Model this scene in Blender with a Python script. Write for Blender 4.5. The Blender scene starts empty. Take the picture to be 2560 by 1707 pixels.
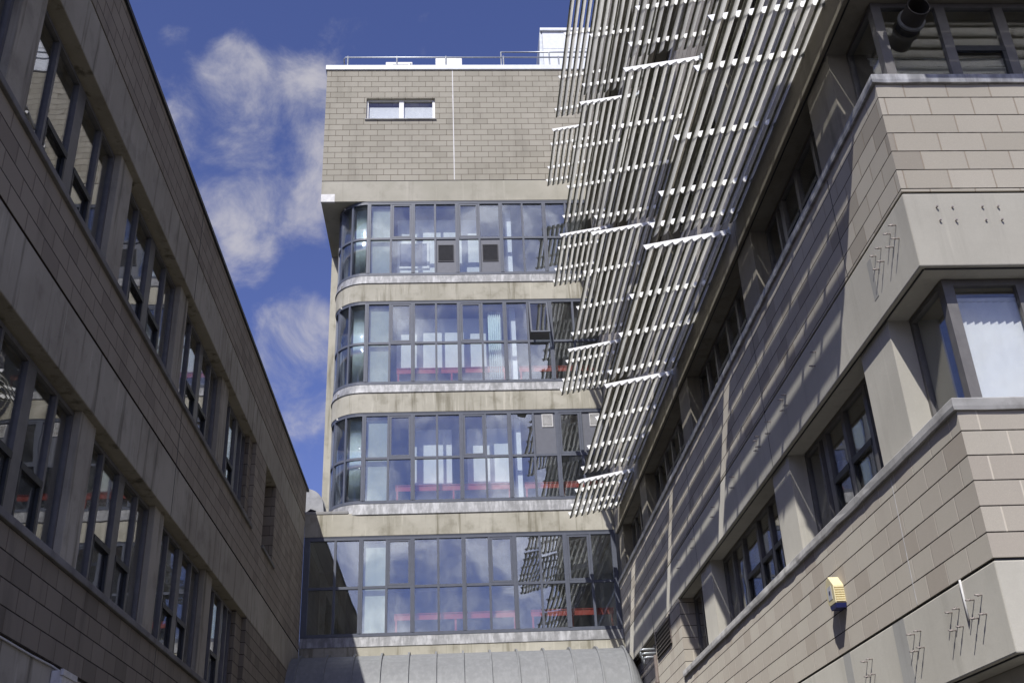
import bpy, bmesh, math, random
from mathutils import Vector, Matrix
random.seed(7)
C = bpy.context.scene
R = math.radians

# ---------------------------------------------------------------- camera
YAW, PITCH, ROLL = 0.0639423151, 0.475230660, -0.0453287566
cd = bpy.data.cameras.new('camera'); cam = bpy.data.objects.new('camera', cd)
C.collection.objects.link(cam); C.camera = cam
cd.sensor_width = 36; cd.lens = 2688.79 / 2560 * 36; cd.clip_start = 0.05; cd.clip_end = 4000
cy, sy, cp, sp = math.cos(YAW), math.sin(YAW), math.cos(PITCH), math.sin(PITCH)
f = Vector((sy * cp, cy * cp, sp)); r = Vector((cy, -sy, 0)); u = r.cross(f)
cr, sr = math.cos(ROLL), math.sin(ROLL)
r2 = cr * r + sr * u; u2 = -sr * r + cr * u
cam.matrix_world = Matrix(((r2.x, u2.x, -f.x, 0), (r2.y, u2.y, -f.y, 0), (r2.z, u2.z, -f.z, 1.6), (0, 0, 0, 1)))

# ---------------------------------------------------------------- render / exposure
C.view_settings.view_transform = 'Standard'
C.view_settings.look = 'None'
C.view_settings.exposure = 0.0
C.view_settings.gamma = 1
C.render.engine = 'CYCLES'
C.cycles.max_bounces = 10; C.cycles.transparent_max_bounces = 16
C.cycles.glossy_bounces = 4; C.cycles.diffuse_bounces = 4

# ---------------------------------------------------------------- sun and sky
SUN = Vector((-0.3275, -0.88, 1.0)).normalized()
SUN_EL = math.asin(SUN.z); SUN_AZ = math.atan2(SUN.x, SUN.y)
sl = bpy.data.lights.new('sun', 'SUN'); so = bpy.data.objects.new('sun', sl); C.collection.objects.link(so)
sl.energy = 4.8; sl.angle = R(0.53); sl.color = (1.0, 0.975, 0.93)
so.rotation_euler = SUN.to_track_quat('Z', 'Y').to_euler(); so.location = (-20, -50, 60)

class NT:
    """small helper around a node tree"""
    def __init__(s, nt): s.nt = nt
    def n(s, t, ins=None, **props):
        nd = s.nt.nodes.new(t)
        for k, v in props.items(): setattr(nd, k, v)
        for k, v in (ins or {}).items():
            sk = nd.inputs[k]
            if isinstance(v, bpy.types.NodeSocket): s.nt.links.new(v, sk)
            else: sk.default_value = v
        return nd
    def m(s, op, a, b=None, c=None, clamp=False):
        ins = {0: a}
        if b is not None: ins[1] = b
        if c is not None: ins[2] = c
        return s.n('ShaderNodeMath', ins, operation=op, use_clamp=clamp).outputs[0]
    def vm(s, op, a, b=None):
        ins = {0: a}
        if b is not None: ins[1] = b
        nd = s.n('ShaderNodeVectorMath', ins, operation=op)
        return nd.outputs['Value'] if op in ('DOT_PRODUCT', 'LENGTH') else nd.outputs[0]
    def mr(s, v, a, b, c=0.0, d=1.0, smooth=True):
        return s.n('ShaderNodeMapRange', {0: v, 1: a, 2: b, 3: c, 4: d}, interpolation_type='SMOOTHSTEP' if smooth else 'LINEAR').outputs[0]
    def mix(s, fac, a, b, mode='MIX'):
        nd = s.n('ShaderNodeMix', {0: fac, 6: a, 7: b}, data_type='RGBA', blend_type=mode)
        return nd.outputs[2]
    def noise(s, vec, scale, detail=4, rough=0.55, dist=0.0):
        return s.n('ShaderNodeTexNoise', {'Vector': vec, 'Scale': scale, 'Detail': detail, 'Roughness': rough, 'Distortion': dist}).outputs[0]
    def sep(s, v): return s.n('ShaderNodeSeparateXYZ', {0: v}).outputs
    def comb(s, x, y, z): return s.n('ShaderNodeCombineXYZ', {0: x, 1: y, 2: z}).outputs[0]
def c4(c): return (c[0], c[1], c[2], 1.0)

w = bpy.data.worlds.new('World'); C.world = w; w.use_nodes = True
wt = NT(w.node_tree); w.node_tree.nodes.clear()
sky = wt.n('ShaderNodeTexSky', sky_type='NISHITA', sun_disc=False, sun_elevation=SUN_EL,
           sun_rotation=SUN_AZ, altitude=50, air_density=1.0, dust_density=0.3, ozone_density=3.0)
d = wt.n('ShaderNodeTexCoord').outputs['Generated']
d = wt.vm('NORMALIZE', d)
dx, dy, dz = wt.sep(d)
k = wt.m('DIVIDE', 1.0, wt.m('ADD', wt.m('MAXIMUM', dz, 0.02), 0.25))
P = wt.comb(wt.m('MULTIPLY', dx, k), wt.m('MULTIPLY', dy, k), wt.m('MULTIPLY', dz, k))
n1 = wt.noise(d, 15.0, 12, 0.62, 0.35)
n2 = wt.noise(wt.vm('ADD', d, (.37, .11, .23)), 4.6, 5, 0.5, 0.1)
nz = wt.m('ADD', wt.m('MULTIPLY', n1, 0.75), wt.m('MULTIPLY', n2, 0.25))
# directions where the day's cumulus stood: (x, y, z, angular radius in degrees, weight)
BLOBS = [(-.222, .747, .627, 3.2, .16), (-.180, .763, .621, 3.0, .15), (-.162, .735, .658, 2.2, .14), (-.135, .774, .619, 2.8, .20), (-.118, .765, .633, 2.0, .15),
         (-.204, .790, .579, 3.2, .20), (-.160, .801, .577, 3.2, .22), (-.129, .796, .592, 2.4, .18), (-.181, .835, .520, 1.5, .15),
         (-.150, .885, .440, 2.8, .22), (-.134, .896, .423, 2.4, .22), (-.137, .871, .472, 1.8, .16), (-.090, .728, .679, 1.4, .10),
         (-.237, .691, .683, 1.6, .14), (-.155, .915, .375, 2.2, .16),
         (.00, -.88, .475, 5.5, .26), (.05, -.882, .462, 5.0, .24), (-.06, -.89, .452, 5.0, .22), (.01, -.962, .271, 9.0, .20),
         (.07, -.958, .277, 8.0, .20), (-.06, -.966, .262, 8.0, .22), (.01, -.832, .554, 4.5, .16), (.092, -.849, .521, 5.0, .18),
         (.5, -.5, .6, 20, .12), (-.7, -.3, .55, 22, .12), (.8, .3, .45, 18, .14), (0, -.75, .16, 14, .12)]
B = None
for bx, by, bz, rad, wgt in BLOBS:
    v = Vector((bx, by, bz)).normalized()
    q = wt.mr(wt.vm('DOT_PRODUCT', d, tuple(v)), math.cos(R(rad * 1.5)), 1.0, 0.0, wgt)
    B = q if B is None else wt.m('MAXIMUM', B, q) if False else wt.m('ADD', B, q)
B = wt.m('MINIMUM', B, 0.26)
away = wt.mr(wt.vm('DOT_PRODUCT', d, (0, .889, .458)), .72, .30, 0.0, .19)  # extra unseen cloud cover, added to neutralise the ambient light
B = wt.m('MAXIMUM', B, away)
cov = wt.mr(wt.m('ADD', nz, B), 0.605, 0.95)
cov = wt.m('MULTIPLY', cov, wt.mr(dz, 0.0, 0.12))
sunny = wt.mr(wt.vm('DOT_PRODUCT', d, (0, -.90, .436)), 0.90, 0.985)
ccol = wt.mix(sunny, (6.5, 6.3, 6.6, 1), (24.0, 24.0, 25.5, 1))
ccol = wt.mix(wt.m('MULTIPLY', wt.mr(n1, 0.62, 0.42), 0.45), ccol, (4.4, 4.6, 5.4, 1))
skyc = wt.mix(1.0, sky.outputs[0], (1.06, 0.93, 1.36, 1), 'MULTIPLY')
skyc = wt.mix(wt.m('MULTIPLY', cov, 0.82), skyc, ccol)
bg = wt.n('ShaderNodeBackground', {0: skyc, 1: 0.094})
wo = wt.n('ShaderNodeOutputWorld', {0: bg.outputs[0]})

# ---------------------------------------------------------------- materials
def new_mat(name):
    m = bpy.data.materials.new(name); m.use_nodes = True; m.node_tree.nodes.clear()
    return m, NT(m.node_tree)
def finish(t, col, rough=0.8, bump=None, bump_d=0.01, metal=0.0, spec=0.3, bstr=1.0, dr=0.0):
    ins = {'Diffuse Roughness': dr, 'Base Color': col, 'Roughness': rough, 'Metallic': metal, 'Specular IOR Level': spec}
    if bump is not None:
        b = t.n('ShaderNodeBump', {'Height': bump, 'Distance': bump_d, 'Strength': bstr}); ins['Normal'] = b.outputs[0]
    p = t.n('ShaderNodeBsdfPrincipled', ins)
    t.n('ShaderNodeOutputMaterial', {0: p.outputs[0]})
def pos(t): return t.n('ShaderNodeNewGeometry').outputs['Position']

def mat_block(name, ca, cb, cdark, zoff, uoff=0.0, hj=(.05, .042, .037), vj=(.36, .32, .28), dark_p=.92, stain=.35, hw=.006, vw=.004, dr=.8):
    m, t = new_mat(name)
    g = t.n('ShaderNodeNewGeometry'); px, py, pz = t.sep(g.outputs['Position'])
    nx = t.sep(g.outputs['True Normal'])[0]
    isx = t.m('GREATER_THAN', t.m('ABSOLUTE', nx), 0.5)
    uu = t.m('ADD', t.m('MULTIPLY', py, isx), t.m('MULTIPLY', px, t.m('SUBTRACT', 1.0, isx)))
    v = t.m('DIVIDE', t.m('SUBTRACT', pz, zoff - 22.5), 0.225)
    row = t.m('FLOOR', v); fv = t.m('FRACT', v)
    ub = t.m('ADD', t.m('DIVIDE', t.m('ADD', uu, 90.0 + uoff), 0.45), t.m('MULTIPLY', t.m('MODULO', row, 2.0), 0.5))
    colm = t.m('FLOOR', ub); fu = t.m('FRACT', ub)
    dv = t.m('MULTIPLY', t.m('MINIMUM', fv, t.m('SUBTRACT', 1.0, fv)), 0.225)
    du = t.m('MULTIPLY', t.m('MINIMUM', fu, t.m('SUBTRACT', 1.0, fu)), 0.45)
    wob = t.m('MULTIPLY', t.m('SUBTRACT', t.noise(g.outputs['Position'], 9.0, 2), 0.5), 0.004)
    mh = t.mr(t.m('ADD', dv, wob), hw * .6, hw * 1.3, 1.0, 0.0)
    mv = t.mr(t.m('ADD', du, wob), vw * .6, vw * 1.5, 1.0, 0.0)
    wn = t.n('ShaderNodeTexWhiteNoise', {'Vector': t.comb(row, colm, 3.0)}, noise_dimensions='3D')
    rnd = wn.outputs[0]; r3 = t.sep(wn.outputs[1])
    col = t.mix(rnd, c4(ca), c4(cb))
    col = t.mix(t.m('MULTIPLY', t.m('GREATER_THAN', r3[1], dark_p), 0.8), col, c4(cdark))
    grain = t.noise(g.outputs['Position'], 160.0, 3, 0.7)
    col = t.mix(t.mr(grain, .35, .7, 0.0, .30, False), col, c4([x * .62 for x in ca]))
    speck = t.noise(g.outputs['Position'], 75.0, 2, 0.8)
    col = t.mix(t.mr(speck, .60, .75, 0.0, .25), col, c4([min(1, x * 1.35) for x in cb]))
    st = t.noise(t.comb(t.m('MULTIPLY', px, 1.6), t.m('MULTIPLY', py, 1.6), t.m('MULTIPLY', pz, .35)), 1.3, 5, .6)
    col = t.mix(t.mr(st, .50, .78, 0.0, stain), col, c4([x * .5 for x in cdark]))
    st2 = t.noise(t.comb(px, py, pz), 0.55, 3, .5)
    col = t.mix(t.mr(st2, .35, .7, 0.0, .22), col, c4([x * .68 for x in ca]))
    col = t.mix(t.m('MULTIPLY', mv, .9), col, c4(vj))
    col = t.mix(mh, col, c4(hj))  # bed joints coloured dark for the shadow in the raked mortar
    h = t.m('SUBTRACT', t.m('ADD', 1.0, t.m('MULTIPLY', grain, .10)), t.m('MAXIMUM', mh, t.m('MULTIPLY', mv, .5)))
    col = t.mix(1.0, col, (1, .985, .94, 1), 'MULTIPLY')
    finish(t, col, .9, h, .008, spec=.2, dr=dr)
    return m

def mat_concrete(name, base, dark, light, streak=.5, seed=0.0, patch=.35, bump=.35, dr=.8):
    m, t = new_mat(name)
    p0 = pos(t); p = t.vm('ADD', p0, (seed, seed * .7, seed * .3)); px, py, pz = t.sep(p)
    big = t.noise(p, .8, 5, .55)
    col = t.mix(t.mr(big, .35, .70), c4(base), c4(light))
    blot = t.noise(p, 2.6, 6, .62)
    col = t.mix(t.mr(blot, .48, .75, 0, patch), col, c4(dark))
    sv = t.comb(t.m('MULTIPLY', px, 5.0), t.m('MULTIPLY', py, 5.0), t.m('MULTIPLY', pz, .35))
    s1 = t.noise(sv, 1.0, 5, .6)
    col = t.mix(t.mr(s1, .52, .72, 0, streak), col, c4(dark))
    s2 = t.noise(t.vm('ADD', sv, (13.0, 7.0, 3.0)), 1.7, 3, .6)
    col = t.mix(t.mr(s2, .60, .74, 0, streak * .8), col, c4([min(1, x * 1.18) for x in light]))
    gr = t.noise(p, 70.0, 4, .7)
    col = t.mix(t.mr(gr, .3, .75, 0, .22, False), col, c4([x * .7 for x in base]))
    h = t.m('ADD', t.m('MULTIPLY', gr, .35), t.m('MULTIPLY', t.noise(p, 14.0, 3), .5))
    col = t.mix(1.0, col, (1, .985, .94, 1), 'MULTIPLY')
    finish(t, col, .9, h, .006, spec=.2, bstr=bump, dr=dr)
    return m

def mat_lead(name, base, light, blot=.6, bst=.5):
    m, t = new_mat(name)
    p = pos(t); px, py, pz = t.sep(p)
    sv = t.comb(t.m('MULTIPLY', px, 9.0), t.m('MULTIPLY', py, 9.0), t.m('MULTIPLY', pz, 1.4))
    s = t.noise(sv, 1.0, 5, .65)
    col = t.mix(t.mr(s, .40, .68), c4(base), c4(light))
    b = t.noise(p, 3.0, 5, .6)
    col = t.mix(t.mr(b, .45, .72, 0, blot), col, c4([x * .62 for x in base]))
    h = t.m('ADD', t.noise(p, 6.0, 3), t.m('MULTIPLY', s, .3))
    finish(t, col, .55, h, .02, metal=.1, spec=.4, bstr=bst)
    return m

def mat_plain(name, col, rough=.5, metal=0.0, spec=.4, var=.12, scale=8.0, bump=0.0):
    m, t = new_mat(name)
    p = pos(t); nz_ = t.noise(p, scale, 5, .6)
    cc = t.mix(t.mr(nz_, .35, .7), c4([x * (1 - var) for x in col]), c4([min(1, x * (1 + var)) for x in col]))
    finish(t, cc, rough, nz_ if bump else None, .004, metal, spec, bump)
    return m

def mat_glass(name, tint, base_refl, wav=.03, gcol=(1, 1, 1)):
    m, t = new_mat(name)
    p = pos(t)
    b = t.n('ShaderNodeBump', {'Height': t.noise(p, 1.1, 2, .4), 'Distance': wav, 'Strength': .25})
    cs_ = t.m('ABSOLUTE', t.vm('DOT_PRODUCT', t.n('ShaderNodeNewGeometry').outputs['Incoming'], b.outputs[0]))
    sch = t.m('MULTIPLY', t.m('POWER', t.m('SUBTRACT', 1.0, cs_, clamp=True), 5.0), .96)
    fac = t.m('ADD', t.m('ADD', sch, .042), base_refl, clamp=True)
    dirt = t.noise(t.comb(t.m('MULTIPLY', t.sep(p)[0], 3.0), t.m('MULTIPLY', t.sep(p)[1], 3.0), t.sep(p)[2]), 1.2, 5, .6)
    tr = t.n('ShaderNodeBsdfTransparent', {0: c4(tint)})
    gl = t.n('ShaderNodeBsdfGlossy', {0: c4(gcol), 'Roughness': .006, 'Normal': b.outputs[0]})
    df = t.n('ShaderNodeBsdfDiffuse', {0: (.55, .55, .52, 1)})
    mx = t.n('ShaderNodeMixShader', {0: fac, 1: tr.outputs[0], 2: gl.outputs[0]})
    mx2 = t.n('ShaderNodeMixShader', {0: t.mr(dirt, .45, .8, 0.004, .05), 1: mx.outputs[0], 2: df.outputs[0]})
    t.n('ShaderNodeOutputMaterial', {0: mx2.outputs[0]})
    return m

def mat_slat(name, dark, light):
    m, t = new_mat(name)
    p = pos(t); px, py, pz = t.sep(p)
    rnd = t.n('ShaderNodeObjectInfo').outputs['Random']
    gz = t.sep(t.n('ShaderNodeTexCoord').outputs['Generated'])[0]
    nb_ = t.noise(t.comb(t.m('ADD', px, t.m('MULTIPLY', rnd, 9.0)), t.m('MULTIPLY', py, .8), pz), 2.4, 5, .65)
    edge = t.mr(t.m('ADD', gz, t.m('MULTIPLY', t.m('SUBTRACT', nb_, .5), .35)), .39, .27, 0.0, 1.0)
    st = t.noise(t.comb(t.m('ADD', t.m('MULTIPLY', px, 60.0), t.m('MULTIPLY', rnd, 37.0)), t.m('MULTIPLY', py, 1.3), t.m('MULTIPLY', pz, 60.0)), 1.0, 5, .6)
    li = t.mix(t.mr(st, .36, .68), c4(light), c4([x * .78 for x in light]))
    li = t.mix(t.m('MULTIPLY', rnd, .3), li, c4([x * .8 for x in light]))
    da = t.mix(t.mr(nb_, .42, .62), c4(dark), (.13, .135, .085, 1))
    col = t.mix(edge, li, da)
    b_ = t.n('ShaderNodeBsdfPrincipled', {'Base Color': col, 'Roughness': .7, 'Specular IOR Level': .25})
    tl = t.n('ShaderNodeBsdfTranslucent', {0: col})
    mx = t.n('ShaderNodeMixShader', {0: t.m('SUBTRACT', .80, t.m('MULTIPLY', edge, .62)), 1: b_.outputs[0], 2: tl.outputs[0]})
    t.n('ShaderNodeOutputMaterial', {0: mx.outputs[0]})
    return m

M = {}
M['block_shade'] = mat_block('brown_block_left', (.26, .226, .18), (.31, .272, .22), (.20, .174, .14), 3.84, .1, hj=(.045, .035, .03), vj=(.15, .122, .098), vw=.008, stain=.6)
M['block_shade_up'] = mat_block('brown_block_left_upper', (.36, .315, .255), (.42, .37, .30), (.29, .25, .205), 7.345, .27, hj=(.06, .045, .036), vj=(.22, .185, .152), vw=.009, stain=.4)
M['block_lo'] = mat_block('buff_block_lower', (.49, .45, .405), (.57, .54, .485), (.43, .385, .34), 3.875, .17, vj=(.67, .625, .56), vw=.008, stain=.12)
M['block_up'] = mat_block('buff_block_upper', (.52, .485, .43), (.60, .565, .51), (.37, .335, .295), 7.53, .06, vj=(.39, .33, .27), vw=.006, dark_p=.86, stain=.12)
M['block_hi'] = mat_block('buff_block_high', (.52, .485, .43), (.57, .535, .48), (.42, .385, .34), 11.07, .2, stain=.2)
M['block_tower'] = mat_block('tan_block_tower', (.40, .378, .325), (.445, .42, .365), (.36, .338, .29), 21.96, .03, hj=(.12, .098, .078), vj=(.15, .125, .10), hw=.008, vw=.007, stain=.35, dark_p=.9, dr=.15)
M['conc_tower'] = mat_concrete('tower_concrete', (.42, .402, .345), (.19, .175, .13), (.54, .52, .46), .85, 3.0, .5, dr=.15)
M['conc_pale'] = mat_concrete('tower_pale_concrete', (.41, .395, .34), (.26, .245, .205), (.50, .48, .425), .35, 9.0, .3, dr=.15)
M['conc_right'] = mat_concrete('right_concrete', (.52, .505, .465), (.37, .36, .325), (.60, .585, .54), .35, 21.0, .18)
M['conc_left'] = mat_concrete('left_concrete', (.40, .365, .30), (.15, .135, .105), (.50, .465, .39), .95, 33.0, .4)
M['conc_hi'] = mat_concrete('upper_shaded_concrete', (.27, .25, .215), (.15, .14, .115), (.34, .32, .28), .5, 27.0, .4)  # right concrete darkened, shade under the sunshades put into its colour
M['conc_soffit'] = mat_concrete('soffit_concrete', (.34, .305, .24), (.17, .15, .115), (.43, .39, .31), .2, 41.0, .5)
M['sill'] = mat_concrete('weathered_sill', (.36, .36, .37), (.14, .13, .12), (.56, .56, .57), .3, 51.0, .7)
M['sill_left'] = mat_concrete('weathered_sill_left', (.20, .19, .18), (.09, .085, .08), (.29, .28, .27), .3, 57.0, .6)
M['lead'] = mat_lead('lead_flashing', (.23, .23, .235), (.42, .42, .43))
M['lead_roof'] = mat_lead('lead_roof', (.225, .23, .235), (.265, .27, .275), .15, .05)
M['white_metal'] = mat_plain('white_metal', (.72, .74, .77), .45, var=.05)
M['rib_white'] = mat_plain('rib_white', (.93, .93, .92), .6, var=.03)
M['frame_tower'] = mat_plain('frame_bluegrey', (.105, .115, .145), .42, spec=.4, var=.06)
M['frame_alu'] = mat_plain('frame_aluminium', (.15, .143, .138), .45, spec=.4, var=.1)
M['frame_white'] = mat_plain('frame_white', (.80, .79, .76), .5, var=.05)
M['frame_black'] = mat_plain('frame_black', (.02, .02, .022), .5)
M['grille'] = mat_plain('grille_dark', (.05, .05, .058), .6)
M['infill'] = mat_plain('infill_panel', (.135, .14, .165), .5, var=.05)
M['glass_tower'] = mat_glass('glass_tower', (.92, .95, .955), .115, .009, (.92, .95, 1.0))
M['glass_side'] = mat_glass('glass_side', (.91, .92, .92), .045, .012)
M['slat'] = mat_slat('weathered_blade', (.32, .315, .265), (.94, .93, .89))
M['white_wall'] = mat_plain('white_plaster', (.80, .81, .78), .8, var=.03, scale=2)
M['ceiling'] = mat_plain('ceiling_white', (.55, .55, .52), .9, var=.05, scale=2)
M['room'] = mat_plain('room_grey', (.22, .21, .19), .9, var=.15, scale=1)
M['pier_pale'] = mat_concrete('pale_green_pier', (.56, .60, .54), (.42, .46, .40), (.66, .70, .64), .2, 5.0, .3)
M['red'] = mat_plain('red_paint', (.42, .075, .055), .45, var=.08)
M['board'] = mat_plain('board_navy', (.07, .085, .16), .6)
M['curtain'] = mat_plain('curtain_pale', (.62, .70, .68), .9, var=.08, scale=20)
M['blind'] = mat_plain('blind_white', (.90, .91, .92), .8, var=.03)
M['steel'] = mat_plain('galvanised_steel', (.42, .44, .46), .4, metal=.6, var=.1)
M['pin'] = mat_plain('pin_metal', (.34, .30, .28), .5, metal=.4)
M['dark_metal'] = mat_plain('dark_metal', (.04, .042, .045), .5, metal=.3)
M['yellow'] = mat_plain('yellow_plastic', (.82, .72, .44), .5, var=.05)
M['blue'] = mat_plain('blue_plastic', (.02, .025, .11), .4)
M['label'] = mat_plain('label_white', (.62, .62, .64), .6)
M['pipe_brown'] = mat_plain('pipe_brown', (.16, .13, .115), .6)
M['duct'] = mat_plain('duct_dark', (.055, .048, .042), .6)
M['pipe_white'] = mat_plain('pipe_white', (.62, .61, .60), .5)
M['grey_patch'] = mat_concrete('grey_patch', (.36, .36, .355), (.28, .28, .275), (.41, .41, .405), .3, 61.0, .2)
M['asphalt'] = mat_concrete('asphalt', (.05, .05, .05), (.035, .035, .035), (.065, .065, .063), .1, 71.0, .3)
M['paving'] = mat_block('paving', (.10, .098, .09), (.125, .12, .11), (.085, .08, .075), 0.0)
M['cowl'] = mat_plain('cowl_zinc', (.24, .24, .24), .5, metal=.4, var=.2, scale=3)
def mat_slat_reflection():
    m, t = new_mat('algae_slat_reflection')
    p = pos(t); z = t.sep(p)[2]
    fz = t.m('FRACT', t.m('DIVIDE', z, .128))
    a = t.m('MULTIPLY', t.mr(fz, .55, .15), t.mr(t.noise(t.comb(t.m('MULTIPLY', t.sep(p)[0], 1.0), 0.0, t.m('MULTIPLY', z, 2.0)), 3.0, 5, .7), .45, .62))
    col = t.mix(a, (.62, .62, .57, 1), (.09, .095, .05, 1))
    finish(t, col, .8)
    return m
M['slat_reflection'] = mat_slat_reflection()

# ---------------------------------------------------------------- geometry helpers
class MB:
    """collects shapes, builds ONE mesh object"""
    def __init__(s): s.v = []; s.f = []; s.smooth = set()
    def poly(s, pts):
        i = len(s.v); s.v += [tuple(p) for p in pts]; s.f.append(list(range(i, i + len(pts)))); return s
    def box(s, x0, x1, y0, y1, z0, z1, bev=0.0):
        if x0 > x1: x0, x1 = x1, x0
        if y0 > y1: y0, y1 = y1, y0
        i = len(s.v)
        s.v += [(x0, y0, z0), (x1, y0, z0), (x1, y1, z0), (x0, y1, z0), (x0, y0, z1), (x1, y0, z1), (x1, y1, z1), (x0, y1, z1)]
        s.f += [[i + a for a in q] for q in ((3, 2, 1, 0), (4, 5, 6, 7), (0, 1, 5, 4), (1, 2, 6, 5), (2, 3, 7, 6), (3, 0, 4, 7))]
        return s
    def prism(s, poly, z0, z1, top=None):
        """vertical prism over an xy polygon; top = other polygon for a loft"""
        top = top or poly; n = len(poly); i = len(s.v)
        s.v += [(x, y, z0) for x, y in poly] + [(x, y, z1) for x, y in top]
        s.f.append([i + a for a in range(n)][::-1]); s.f.append([i + n + a for a in range(n)])
        for a in range(n):
            b = (a + 1) % n; s.f.append([i + a, i + b, i + n + b, i + n + a])
        return s
    def extr(s, poly, axis, a0, a1):
        """extrude a polygon along x ('x': poly in yz) or y ('y': poly in xz)"""
        n = len(poly); i = len(s.v)
        def p(q, a): return (a, q[0], q[1]) if axis == 'x' else (q[0], a, q[1])
        s.v += [p(q, a0) for q in poly] + [p(q, a1) for q in poly]
        s.f.append([i + a for a in range(n)][::-1]); s.f.append([i + n + a for a in range(n)])
        for a in range(n):
            b = (a + 1) % n; s.f.append([i + a, i + b, i + n + b, i + n + a])
        return s
    def tube(s, pts, rad, n=10, caps=True):
        pts = [Vector(p) for p in pts]; rings = []
        for k, p in enumerate(pts):
            t = (pts[min(k + 1, len(pts) - 1)] - pts[max(k - 1, 0)]).normalized()
            a = t.cross(Vector((0, 0, 1)) if abs(t.z) < .9 else Vector((1, 0, 0))).normalized(); b = t.cross(a)
            i = len(s.v)
            for j in range(n):
                an = 2 * math.pi * j / n; s.v.append(tuple(p + rad * (math.cos(an) * a + math.sin(an) * b)))
            rings.append(i)
        for i0, i1 in zip(rings, rings[1:]):
            for j in range(n):
                s.smooth.add(len(s.f)); s.f.append([i0 + j, i0 + (j + 1) % n, i1 + (j + 1) % n, i1 + j])
        if caps:
            s.f.append([rings[0] + j for j in range(n)][::-1]); s.f.append([rings[-1] + j for j in range(n)])
        return s
    def build(s, name, mat, parent=None, bevel=0.0, loc=None):
        used = sorted({q for fc in s.f for q in fc})
        if len(used) < len(s.v):
            mp = {q: k for k, q in enumerate(used)}; s.v = [s.v[q] for q in used]; s.f = [[mp[q] for q in fc] for fc in s.f]
        off = Vector(loc) if loc is not None else (Vector(parent['_o']) if parent is not None and '_o' in parent else Vector((0, 0, 0)))
        me = bpy.data.meshes.new(name)
        me.from_pydata([tuple(Vector(v) - off) for v in s.v], [], s.f)
        bm = bmesh.new(); bm.from_mesh(me); bmesh.ops.recalc_face_normals(bm, faces=bm.faces)
        bm.to_mesh(me); bm.free()
        for k in s.smooth:
            if k < len(me.polygons): me.polygons[k].use_smooth = True
        me.materials.append(mat)
        o = bpy.data.objects.new(name, me); C.collection.objects.link(o)
        if parent is not None: o.parent = parent; o['_o'] = tuple(off)
        else: o.location = off; o['_o'] = tuple(off)
        if bevel:
            b = o.modifiers.new('bevel', 'BEVEL'); b.width = bevel; b.segments = 2; b.limit_method = 'ANGLE'; b.angle_limit = R(40)
        return o
def thing(name, label, cat, loc, group=None):
    o = bpy.data.objects.new(name, None); C.collection.objects.link(o); o.location = loc
    o.empty_display_size = .2; o['_o'] = tuple(loc); tag(o, label, cat, group); return o
def tag(o, label, cat, group=None):
    o['label'] = label; o['category'] = cat
    if group: o['group'] = group
    return o
def structure(o): o['kind'] = 'structure'; return o

# ---------------------------------------------------------------- ground
g = MB().box(-1500, 1500, -1500, 1500, -.5, 0).build('ground', M['asphalt']); structure(g)
g = MB().box(-4.35, 30, -45, 28, .0, .02).build('courtyard_paving', M['paving']); structure(g)

# ================================================================= LEFT BUILDING (in its own shade)
LY0, LY1 = -4.0, 28.16
lb = thing('block_building', 'long low shaded building of brown blocks and concrete beams with a flat roof', 'building', (-6.5, 12, 0))
XI = -4.35
def lbox(x0, x1, y0, y1, z0, z1): return MB().box(x0, x1, y0, y1, z0, z1)
for z0, z1 in ((3.05, 3.81), (6.57, 7.322), (10.07, 10.785)):
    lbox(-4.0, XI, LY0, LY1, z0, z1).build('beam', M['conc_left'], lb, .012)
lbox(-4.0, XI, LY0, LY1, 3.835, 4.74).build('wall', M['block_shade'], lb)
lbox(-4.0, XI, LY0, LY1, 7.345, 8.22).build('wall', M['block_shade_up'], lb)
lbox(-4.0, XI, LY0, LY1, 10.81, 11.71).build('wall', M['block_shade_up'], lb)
for z0 in (3.81, 7.322, 10.785):
    lbox(-4.018, XI, LY0, LY1, z0, z0 + .026).build('joint_strip', M['frame_black'], lb)
lbox(-3.965, -4.5, LY0, LY1 + .3, 11.71, 11.775).build('roof_coping', M['dark_metal'], lb)
lbox(-4.5, -13, LY0, LY1, 11.2, 11.5).build('roof', M['asphalt'], lb)
# sills
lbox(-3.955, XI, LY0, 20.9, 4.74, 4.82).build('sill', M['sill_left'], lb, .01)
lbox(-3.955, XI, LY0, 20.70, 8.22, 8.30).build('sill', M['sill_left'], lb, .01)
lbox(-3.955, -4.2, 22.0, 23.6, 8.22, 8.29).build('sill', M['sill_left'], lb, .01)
# wall beyond the last window, with a blocked niche upstairs
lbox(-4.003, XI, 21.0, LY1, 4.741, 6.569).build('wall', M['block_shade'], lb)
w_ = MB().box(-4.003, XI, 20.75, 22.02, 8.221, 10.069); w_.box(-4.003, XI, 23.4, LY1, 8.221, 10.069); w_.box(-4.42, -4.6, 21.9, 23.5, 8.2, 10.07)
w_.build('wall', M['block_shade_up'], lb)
nv = MB()
for k_ in range(5): nv.box(-4.3, -4.42, 22.03, 23.39, 9.66 + k_ * .08, 9.70 + k_ * .08)
nv.build('vent_louvre', M['frame_black'], lb)
PIERS = [(-3.2, -2.7), (0.0, .5), (3.2, 3.7), (4.95 + 1.45, 6.9), (8.0 - .1, 8.4), (11.14, 11.66), (14.39, 14.88), (17.62, 18.2)]
PIERS = [(1.55, 2.05), (4.75, 5.25), (7.95, 8.45), (11.14, 11.66), (14.39, 14.88), (17.62, 18.2)]
for z0, z1 in ((4.82, 6.569), (8.30, 10.069)):
    for a, b in PIERS:
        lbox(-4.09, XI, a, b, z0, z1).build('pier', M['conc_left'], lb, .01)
    lbox(-4.09, XI, 20.4, 20.76 if z0 > 8 else 21.0, z0, z1).build('pier', M['block_shade'], lb)
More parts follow.
